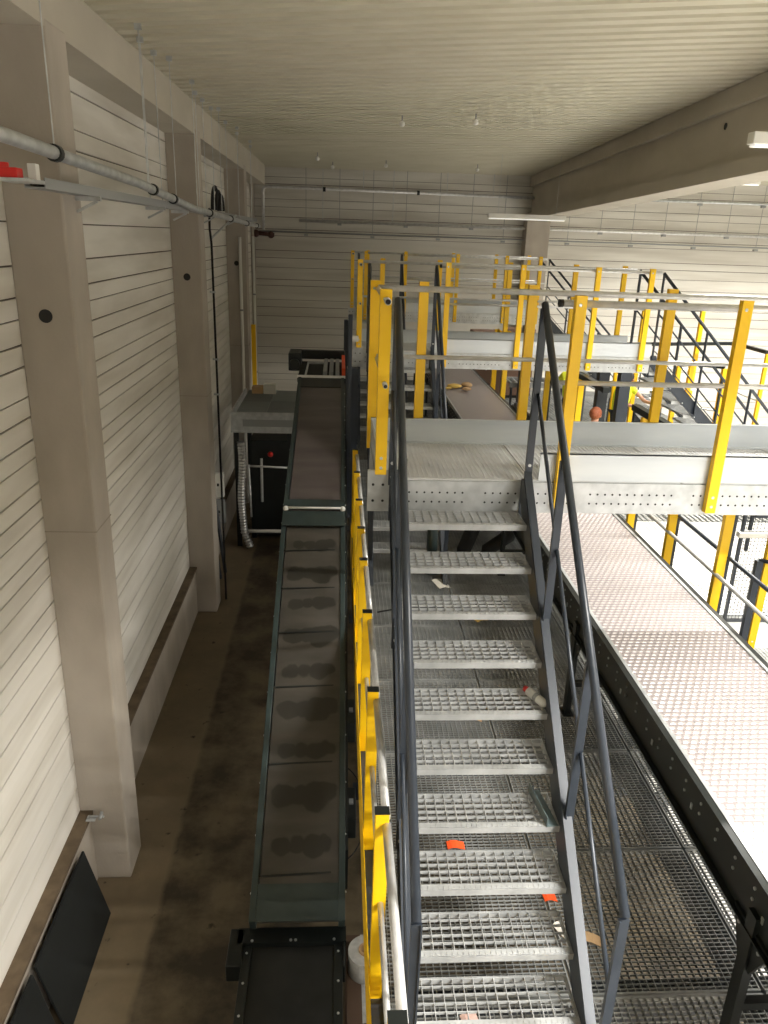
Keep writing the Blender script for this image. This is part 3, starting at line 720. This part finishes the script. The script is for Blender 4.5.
# pipes on the back wall
yb_ = 24.75
t = thing('sprinkler_pipe', 'thin sprinkler pipe with an elbow high on the back wall', 'pipe', (0, yb_, 0))
MB().path([(-2.27, 0, 6.63), (-2.27, 0, 7.72), (-2.24, 0, 7.80), (-2.15, 0, 7.84), (6.05, 0, 7.80)], .045, 10).build('pipe', M['tube'], t, smooth=True)
for x in (-.5, 2.3, 5.9): MB().ring((x, 0, 7.82), (1, 0, 0), .065, .044, .08, 12).build('coupling', M['black'], t)
rods(t, [(x, 0 - 0, 7.85) for x in ()])
for x in (-.5, .7, 1.6, 3.2, 4.6): MB().tube((x, 0, 6.9 if x in (-.5, 1.6) else 7.85), (x, 0, 8.42), .010, 5).build('threaded_rod', M['galv'], t)
t = thing('valve_header', 'dark red valve pipe with flanges in the back left corner', 'pipe', (0, yb_ - .05, 6.50))
MB().tube((-2.65 + .1, 0, .05), (-1.95, 0, .0), .06, 10).ball((-2.5, 0, .03), .11).ball((-2.05, 0, .0), .10).build('header', mat('dark_red_iron', (.08, .03, .02), .6), t, smooth=True)
for k, (x, z1, n) in enumerate(((-2.53, 6.45, 'white vertical downpipe on the farthest wall column'), (-2.30, 6.45, 'white vertical downpipe in the back left corner below the valve header'))):
    t = thing('downpipe', n, 'pipe', ((-2.28, 18.88, 0) if k == 0 else (-2.50, 23.9, 0))); MB().tube((0, 0, .0), (0, 0, z1), .035, 8).build('pipe', M['white'], t, smooth=True)
    for z in (2.5, 4.8): MB().ring((0, 0, z), (0, 0, 1), .046, .03, .04, 10).build('clip', M['greybox'], t)
for k, (z, r, x0, x1, n, m_) in enumerate(((6.93, .045, -1.2, 18.5, 'pale pipe running the whole width of the back wall, middle height', 'tube'), (6.60, .022, -2.4, 18.5, 'thin dark conduit line low on the back wall below the pale pipe', 'greybox'), (7.86, .04, 6.9, 18.5, 'dark edged pipe on the right half of the back wall', 'galv'))):
    t = thing('wall_pipe', n, 'pipe', (0, yb_, z)); MB().tube((x0, 0, 0), (x1, 0, 0 + .27 * (x1 - x0) / 20 * 0), r, 8).build('pipe', M[m_], t, smooth=True)
    for x in range(int(x0) + 1, int(x1), 2):
        MB().box(x - .06, x + .06, -.05, .06, -.10, -.04).build('bracket', M['greybox'], t)
        MB().tube((x, 0, 0), (x, 0, 8.4 - z), .009, 5).build('threaded_rod', M['greybox'], t)
# sprinkler heads / sensors on the ceiling
for k, (x, y) in enumerate(((-.55, 20.5), (1.2, 22), (2.3, 14.5), (3.7, 22.5), (-.2, 22.8), (1.05, 14.6))):
    z = roof_z(x, y)
    t = thing('ceiling_sensor', 'small white sensor dangling from the ribbed ceiling', 'sensor', (x, y, z), group='small sensors under the ceiling')
    MB().tube((0, 0, .02), (0, 0, -.10), .012, 6).build('stem', M['greybox'], t); MB().ball((0, 0, -.13), .05).build('head', M['white'], t, smooth=True)

# ------------------------------------------------------------------ luminaires
def luminaire(x, y, z, L_, label, power):
    t = thing('strip_light', label, 'ceiling light', (x, y, z), group='white strip lights hung across the hall')
    mb = MB(); mb.box(0, L_, -.07, .07, .02, .13); mb.build('housing', M['white'], t, bevel=.01)
    MB().box(.03, L_ - .03, -.055, .055, .0, .02).build('diffuser', M['lamp'], t)
    for q in (.25, L_ - .25): MB().tube((q, 0, .13), (q, 0, roof_z(x + q, y) - z), .004, 5).build('wire', M['galv'], t)
    l = bpy.data.lights.new('lamp', 'AREA'); l.shape = 'RECTANGLE'; l.size = L_ - .1; l.size_y = .1; l.energy = power; l.color = (1., .97, .91)
    o = bpy.data.objects.new('lamp', l); col.objects.link(o); o.parent = t; o.location = (L_ / 2, 0, -.012)
    l.spread = math.radians(142)
    return t
luminaire(3.66, 20.2, 7.06, 1.95, 'white strip light in front of the back end of the big beam', 14)
luminaire(3.95, 8.0, 7.50, 2.2, 'white strip light at the right edge in front of the big beam', 260)
for y in (-4.2, -1.6, 1.2):
    luminaire(3.4, y, 7.30, 2.2, 'white strip light above the foreground stairs, out of frame', 610)
for y in (-3.5, 2.2, 8.0, 14.0, 20.2):
    for x in (8.2, 12.4, 16.2):
        luminaire(x, y, 8.05, 2.2, 'white strip light above the bright right side of the hall, out of frame', 330)

# ------------------------------------------------------------------ clutter
def tagged(o, l, c, g=None): return tag(o, l, c, g)
def slip(name, x, y, z, w, d, rz, m, label, cat):
    mb = MB(); n = 4
    for i in range(n):
        a = -w / 2 + w * i / n; b = -w / 2 + w * (i + 1) / n
        za = .012 * math.sin(i * 1.1); zb = .012 * math.sin((i + 1) * 1.1)
        mb.add([(a, -d / 2, za), (b, -d / 2, zb), (b, d / 2, zb + .004), (a, d / 2, za + .004), (a, -d / 2, za + .003), (b, -d / 2, zb + .003), (b, d / 2, zb + .007), (a, d / 2, za + .007)],
               [(0, 3, 2, 1), (4, 5, 6, 7), (0, 1, 5, 4), (2, 3, 7, 6), (0, 4, 7, 3), (1, 2, 6, 5)])
    o = mb.build(name, m, loc=(x, y, z)); o.rotation_euler.z = rz; return tag(o, label, cat)
slip('paper_sheet', 1.355, 8.9, ZL + .005, .16, .26, .3, M['paper'], 'white paper slip on the deck, seen under the upper treads', 'paper')
slip('paper_scrap', 1.31, 6.0, ZL + .005, .12, .09, -.2, M['card'], 'crumpled tan scrap on the deck below the fifth tread', 'paper')
slip('yellow_scrap', 1.69, 7.95, ZL + .005, .16, .12, .5, M['leaf'], 'yellow scrap on the deck under the upper steps', 'paper')
slip('cardboard_scrap', 1.66, 3.60, ZL + .005, .17, .07, -.35, M['card'], 'torn cardboard strip on the deck right of the stair', 'cardboard')
slip('paper_tag', 1.50, 3.66, ZL + .005, .08, .16, .5, M['paper'], 'white rounded paper tag below the ninth tread', 'paper')
slip('red_tag', .90, 4.42, ZL + .005, .13, .07, .05, M['orange'], 'orange red tag on the deck left of the middle below the eighth tread', 'tag')
slip('red_tag', 1.47, 3.95, ZL + .005, .09, .09, .1, M['orange'], 'orange red tag under the right end of the ninth tread', 'tag')
slip('pink_scrap', .80, 3.05, ZL + .005, .10, .16, .2, mat('pink_paper', (.62, .42, .36), .8), 'pinkish paper scrap under the lowest visible tread', 'paper')
# items on the dimpled conveyor
t = thing('work_glove', 'yellow and tan crumpled work gloves lying on the dimpled conveyor', 'gloves', (2.60, 16.2, ZP + .02))
MB().ball((-.12, 0, .05), .10, (1.6, 1.2, .5), 8).ball((-.30, -.15, .03), .05, (2.2, .8, .5), 8).build('yellow_glove', M['leaf'], t, smooth=True)
MB().ball((.16, .10, .06), .10, (1.2, 1.4, .6), 8).ball((.1, -.25, .04), .09, (1.2, 1, .4), 8).build('tan_glove', M['card'], t, smooth=True)
# spray can on tread 5
t = thing('spray_can', 'white spray can lying on the fifth tread, right side', 'spray can', (1.285, 5.212 - .296 - .2318 * 4 + .13, ZD - .2235 * 5 + .030))
t.rotation_euler.z = math.radians(-65)
MB().path([(-.09, 0, 0), (.06, 0, 0), (.075, 0, 0), (.085, 0, 0)], .03, 14, 0, [.028, .028, .022, .012]).build('can', M['white'], t, smooth=True)
MB().path([(-.125, 0, 0), (-.09, 0, 0)], .02, 12).build('cap', M['red'], t, smooth=True)
MB().ring((-.02, 0, 0), (1, 0, 0), .0285, .02, .03, 14).build('band', M['greybox'], t)
# steel angle on tread 7
t = thing('steel_angle', 'loose galvanised steel angle lying on the seventh tread by the stringer', 'angle', (1.262, 3.66, ZD - .2235 * 7 + .004))
MB().prism([(-.04, 0), (.03, 0), (.03, .005), (-.035, .005), (-.035, .065), (-.04, .065)], 'y', -.14, .17).build('angle', M['angle'], t); t.rotation_euler.z = .12
# thick black hoses below the first platform
for k, (xa, xb) in enumerate(((1.88, 1.78), (2.42, 2.12))):
    o = MB().path([(xa + .20, 10.0, 3.12), (xa + .06, 9.9, 2.90), (xa - .02, 9.85, 2.70), (xb, 9.8, 2.52), (xb, 9.8, 2.42)], .10, 14).build('flexible_hose', M['rubber'], smooth=True)
    tag(o, ['thick black flexible hose under the nearest platform, left one', 'thick black flexible hose under the nearest platform, right one'][k], 'hose', 'black hoses under the platform')
t = thing('floor_pedestal', 'dark grey pedestal under the nearest platform left of the hoses', 'pedestal', (1.26, 9.3, ZL))
MB().tube((0, 0, 0), (0, 0, .95), .07, 12).build('shaft', M['green'], t, smooth=True); MB().tube((0, 0, 0), (0, 0, .03), .12, 14).build('foot', M['green'], t)
MB().box(.07, .09, -.02, .02, .75, .9).build('label_plate', M['paper'], t)
o = MB().path([(.5, 8.1, ZL + .01), (.9, 8.25, ZL + .01), (1.4, 8.2, ZL + .01), (1.9, 8.35, ZL + .01), (2.3, 8.5, ZL + .01)], .009, 6).build('floor_cable', M['rubber'], smooth=True)
tag(o, 'black cable lying across the deck under the upper steps', 'cable')

# ------------------------------------------------------------------ right side structures
# mesh cage
t = thing('mesh_cage', 'dark framed wire mesh door standing at the landing edge', 'cage', (4.66, 8.0, ZL - .05))
for a, b in (((0, 0, 0), (0, 0, 1.55)), ((.85, 0, 0), (.85, 0, 1.55)), ((0, 0, 1.53), (.85, 0, 1.53)), ((0, 0, .02), (.85, 0, .02)), ((.12, .06, 0.9), (.12, .06, 1.9)), ((.12, 0, 1.35), (.85, 0, 1.35)), ((.4, 0, 0.0), (.4, 0, 1.9))):
    MB().bar(a, b, .035, .035, (0, 1, 0)).build('frame_bar', M['dark'], t)
mb = MB()
for i in range(21): mb.box(.0 + i * .0425 - .002, i * .0425 + .002, -.002, .002, 0, 1.53)
for i in range(37): mb.box(0, .85, -.002, .002, i * .0415 - .002, i * .0415 + .002)
mb.build('wire_mesh', M['dark'], t)
MB().box(-.05, .9, -.05, .03, 1.10, 1.16).build('white_bar', M['white'], t)
t = thing('guard_rail', 'yellow and grey posted rail at the landing beside the mesh door', 'railing', (4.60, 7.30, ZL))
guard_post(t, 0, 0, -.03, 1.40, w=.085, d=.06)
MB().box(-.13, -.06, -.03, .03, 0, 1.05).build('grey_post', M['dark'], t)
MB().tube((-.10, 0, 1.05), (1.4, -.6, 1.05), .022, 10).build('hand_tube', M['dark'], t, smooth=True)

def fence(name, pts, z, h, label, top=True, w=.07, tops='black'):
    t = thing(name, label, 'railing', (pts[0][0], pts[0][1], z))
    ox, oy = pts[0]
    for x, y in pts: MB().box(x - ox - w / 2, x - ox + w / 2, y - oy - w / 2, y - oy + w / 2, 0, h).build('guard_post', M['yellow'], t, bevel=.004)
    for (a, b), (c, d) in zip(pts[:-1], pts[1:]):
        MB().bar((a - ox, b - oy, h + .03), (c - ox, d - oy, h + .03), .09, .07).build('top_rail', M[tops], t)
        MB().tube((a - ox, b - oy, h * .55), (c - ox, d - oy, h * .55), .02, 8).build('mid_rail', M['tube'], t)
    return t
fence('guard_rail', [(5.9, 16.1), (8.75, 16.8), (8.75, 15.4)], ZL, 2.16, 'yellow posted rail with black top on the right landing')
fence('guard_rail', [(6.85, 15.2), (7.2, 15.4), (7.7, 15.0)], ZL, 1.9, 'yellow posts seen through the side stair rails', w=.09)
fence('guard_rail', [(6.75, 17.15), (7.98, 16.95)], ZL, 2.85, 'upper black topped yellow rail against the back wall', w=.09)
# yellow hoops between the two far platforms
for k, (x, y) in enumerate(((3.45, 16.9), (3.62, 16.6))):
    t = thing('yellow_hoop', ['yellow bent guard post between the far platforms, left one', 'yellow bent guard post between the far platforms, right one'][k], 'post', (x, y, ZL), group='bent yellow posts')
    MB().box(-.05, .05, -.04, .04, 0, 2.35).bar((0, 0, 2.33), (.14, 0, 2.24), .08, .08, (0, 1, 0)).build('shaft', M['yellow'], t, bevel=.004)
    MB().box(-.1, .1, -.08, .08, 0, .012).build('base_plate', M['yellow'], t)
# grey machine between the platforms
t = thing('sorting_unit', 'dark grey machine unit right of the dimpled conveyor between the platforms', 'machine', (3.345, 12.9, ZL)); t.scale = (.52, 1, 1)
MB().box(0, .52, 0, 1.6, .35, 1.20).box(.05, .47, .1, 1.5, 1.2, 1.26).build('housing', M['dark'], t, bevel=.02)
MB().box(.08, .40, .3, .9, 1.26, 1.30).build('lid', M['greybox'], t); MB().box(.1, .25, .4, .6, 1.30, 1.305).build('sticker', M['paper'], t)
for x in (.05, .47):
    for y in (.1, 1.5): MB().box(x - .03, x + .03, y - .03, y + .03, 0, .35).build('leg', M['dark'], t)
# dark conveyors and clutter on the rear landing
for k, (x, y, z, w, d, h, m_, n) in enumerate(((4.2, 18.6, ZL, 1.6, .8, .9, 'greybox', 'grey steel conveyor bed behind the workers, left one'), (6.5, 17.45, ZL, 1.4, .6, .8, 'greybox', 'grey steel conveyor bed behind the workers, right one'), (5.6, 14.2, ZL, 1.6, .5, .7, 'galv', 'low galvanised conveyor bed right of the workers'))):
    t = thing('roller_conveyor', n, 'conveyor', (x, y, z), group='conveyor beds on the rear landing')
    for yy in (0, d): MB().box(0, w, yy - .02, yy + .02, h - .12, h).build('side_rail', M[m_], t)
    for q in range(int(w / .16)): MB().tube((.08 + q * .16, 0.02, h - .05), (.08 + q * .16, d - .02, h - .05), .03, 8).build('roller', M['tube'], t, smooth=True)
    for xx in (.06, w - .06):
        for yy in (0, d): MB().box(xx - .025, xx + .025, yy - .025, yy + .025, 0, h - .12).build('leg', M['dark'], t)
for k, (x, y) in enumerate(((3.55, 20.4), (4.6, 21.2))):
    t = thing('brown_cabinet', ['dark brown cabinet under the farthest platform, left one', 'dark brown cabinet under the farthest platform, right one'][k], 'cabinet', (x, y, ZL), group='brown cabinets')
    MB().box(0, .8, 0, .6, .08, 1.9).build('body', M['brownbody'], t, bevel=.01); MB().box(.38, .42, -.02, 0, .9, 1.1).build('handle', M['tube'], t); MB().box(.05, .75, .05, .55, 0, .08).build('plinth', M['black'], t)

# ------------------------------------------------------------------ people
def skin_obj(name, nodes, edges, m, parent, sub=2):
    me = bpy.data.meshes.new(name); me.from_pydata([n[:3] for n in nodes], edges, []); me.materials.append(m)
    o = bpy.data.objects.new(name, me); col.objects.link(o); o.parent = parent
    sk = o.modifiers.new('skin', 'SKIN'); sk.use_smooth_shade = True
    for i, n in enumerate(nodes):
        r = n[3]; me.skin_vertices[0].data[i].radius = (r, n[4] if len(n) > 4 else r)
    me.skin_vertices[0].data[0].use_root = True
    o.modifiers.new('sub', 'SUBSURF').levels = sub; o.modifiers['sub'].render_levels = sub
    return o
def person(label, loc, rz, hairm, bend=0., arms=((.25, .35), (.25, .35)), hard=False, trous='trouser', sc=1.0):
    t = thing('person', label, 'person', loc, rz); t.scale = (sc,) * 3
    f = bend
    hip = (0, 0, .92); che = (0, -.25 * f, 1.28 - .06 * f); nk = (0, -.40 * f - .0, 1.47 - .12 * f); hd = (0, -.46 * f - .02, 1.60 - .15 * f)
    hdx, hdy, hdz = hd
    nd = [(*hip, .14, .11), (*che, .15, .11), (*nk, .055, .055), (hdx, hdy, hdz - .03, .062, .07), (hdx, hdy, hdz + .04, .072, .085), (hdx, hdy, hdz + .10, .045, .055)]
    ed = [(0, 1), (1, 2), (2, 3), (3, 4), (4, 5)]
    hands = []
    for s, (fw, ot) in zip((-1, 1), arms):
        i = len(nd); sh = (s * .19, che[1] - .02, che[2] + .12)
        el = (s * (.24 + ot * .2), sh[1] - fw * .35, sh[2] - .27); ha = (s * (.22 + ot * .05), el[1] - .22 - fw * .1, el[2] - .10 + fw * .1)
        nd += [(*sh, .055), (*el, .042), (*ha, .027)]; ed += [(1, i), (i, i + 1), (i + 1, i + 2)]
        p = V(ha); d = (V(ha) - V(el)).normalized()
        j = len(nd); nd.append((*(p + d * .07), .034, .016)); ed.append((i + 2, j))
        side = d.cross(V((0, 0, 1))).normalized()
        for q in range(4):
            k = len(nd); b0 = p + d * .10 + side * (q - 1.5) * .018
            nd.append((*b0, .009)); nd.append((*(b0 + d * (.045 + .01 * (q in (1, 2))) + V((0, 0, -.02))), .008)); ed += [(j, k), (k, k + 1)]
        k = len(nd); nd.append((*(p + d * .05 - side * .045 * s), .010)); nd.append((*(p + d * .09 - side * .055 * s), .009)); ed += [(j, k), (k, k + 1)]
    for s in (-1, 1):
        i = len(nd); nd += [(s * .09, 0, .86, .085), (s * .10, -.02, .48, .058), (s * .10, .02, .10, .04), (s * .10, -.13, .045, .038, .03)]
        ed += [(0, i), (i, i + 1), (i + 1, i + 2), (i + 2, i + 3)]
    skin_obj('body', nd, ed, M['skin'], t)
    MB().ball((hdx, hdy - .095, hdz + .01), .016, (1, 1.2, 1.6), 6).ball((hdx - .085, hdy + .0, hdz + .02), .02, (.5, 1, 1.5), 6).ball((hdx + .085, hdy, hdz + .02), .02, (.5, 1, 1.5), 6).ball((hdx, hdy - .085, hdz - .035), .02, (1.3, .4, .4), 6, 0).build('face_features', M['skin'], t, smooth=True)
    MB().ball((hdx, hdy + .015, hdz + .055), .105, (.93, 1.08, .98), 12).build('hair', hairm, t, smooth=True)
    tn = [(0, 0, .80, .20, .16), (*che, .185, .14), (che[0], che[1] - .02, che[2] + .14, .10, .09)]
    te = [(0, 1), (1, 2)]
    for s, (fw, ot) in zip((-1, 1), arms):
        i = len(tn); sh = (s * .19, che[1] - .02, che[2] + .12)
        tn += [(*sh, .075), (s * (.215 + ot * .1), sh[1] - fw * .17, sh[2] - .15, .062)]; te += [(1, i), (i, i + 1)]
    skin_obj('hi_vis_top', tn, te, M['vis'], t)
    for s in (-1, 1):
        pass
    pn = [(0, 0, .93, .15, .12)]; pe = []
    for s in (-1, 1):
        i = len(pn); pn += [(s * .09, 0, .82, .10), (s * .10, -.02, .48, .075), (s * .10, .02, .12, .06)]; pe += [(0, i), (i, i + 1), (i + 1, i + 2)]
    skin_obj('trousers', pn, pe, M[trous], t)
    for s in (-1, 1): MB().ball((s * .10, -.06, .05), .055, (.9, 2.2, .9), 8).build('shoe', M['rubber'], t, smooth=True)
    return t
person('person in a yellow hi-vis vest, arm bent, working under the second platform', (5.90, 15.7, ZL), math.radians(35), M['hair'], .35, ((.6, .3), (.9, .3)))
person('person in a yellow hi-vis vest standing, half hidden behind a yellow post', (5.22, 16.9, ZL), math.radians(175), M['hair'], .15, ((.5, .3), (.6, .3)))
person('person with copper hair whose head shows just above the nearest toe board', (4.06, 11.75, ZL), math.radians(150), M['copper'], .1, ((.3, .3), (.3, .3)), sc=1.0)

# ------------------------------------------------------------------ camera
yaw, pitch, roll = .0661, .3442, -.034
cy_, sy = math.cos(yaw), math.sin(yaw); cp, sp_ = math.cos(pitch), math.sin(pitch)
fwd = V((sy * cp, cy_ * cp, -sp_)); right = V((cy_, -sy, 0)); down = fwd.cross(right)
c, s = math.cos(roll), math.sin(roll)
r2 = right * c + down * s; d2 = -right * s + down * c
cam = bpy.data.cameras.new('camera'); co = bpy.data.objects.new('camera', cam); col.objects.link(co)
mw = Matrix(((r2.x, -d2.x, -fwd.x, 0), (r2.y, -d2.y, -fwd.y, 0), (r2.z, -d2.z, -fwd.z, 6.5714), (0, 0, 0, 1)))
co.matrix_world = mw
cam.sensor_fit = 'VERTICAL'; cam.sensor_height = 24; cam.lens = 769.05 * 24 / 1024; cam.clip_start = .05; cam.clip_end = 200
sc = bpy.context.scene; sc.camera = co
w = bpy.data.worlds.new('world'); w.use_nodes = True; sc.world = w
w.node_tree.nodes['Background'].inputs[0].default_value = (.9, .95, 1, 1); w.node_tree.nodes['Background'].inputs[1].default_value = .02
vs = sc.view_settings; vs.view_transform = 'Standard'; vs.look = 'None'; vs.gamma = 1; vs.use_curve_mapping = False
vs.exposure = 0.38
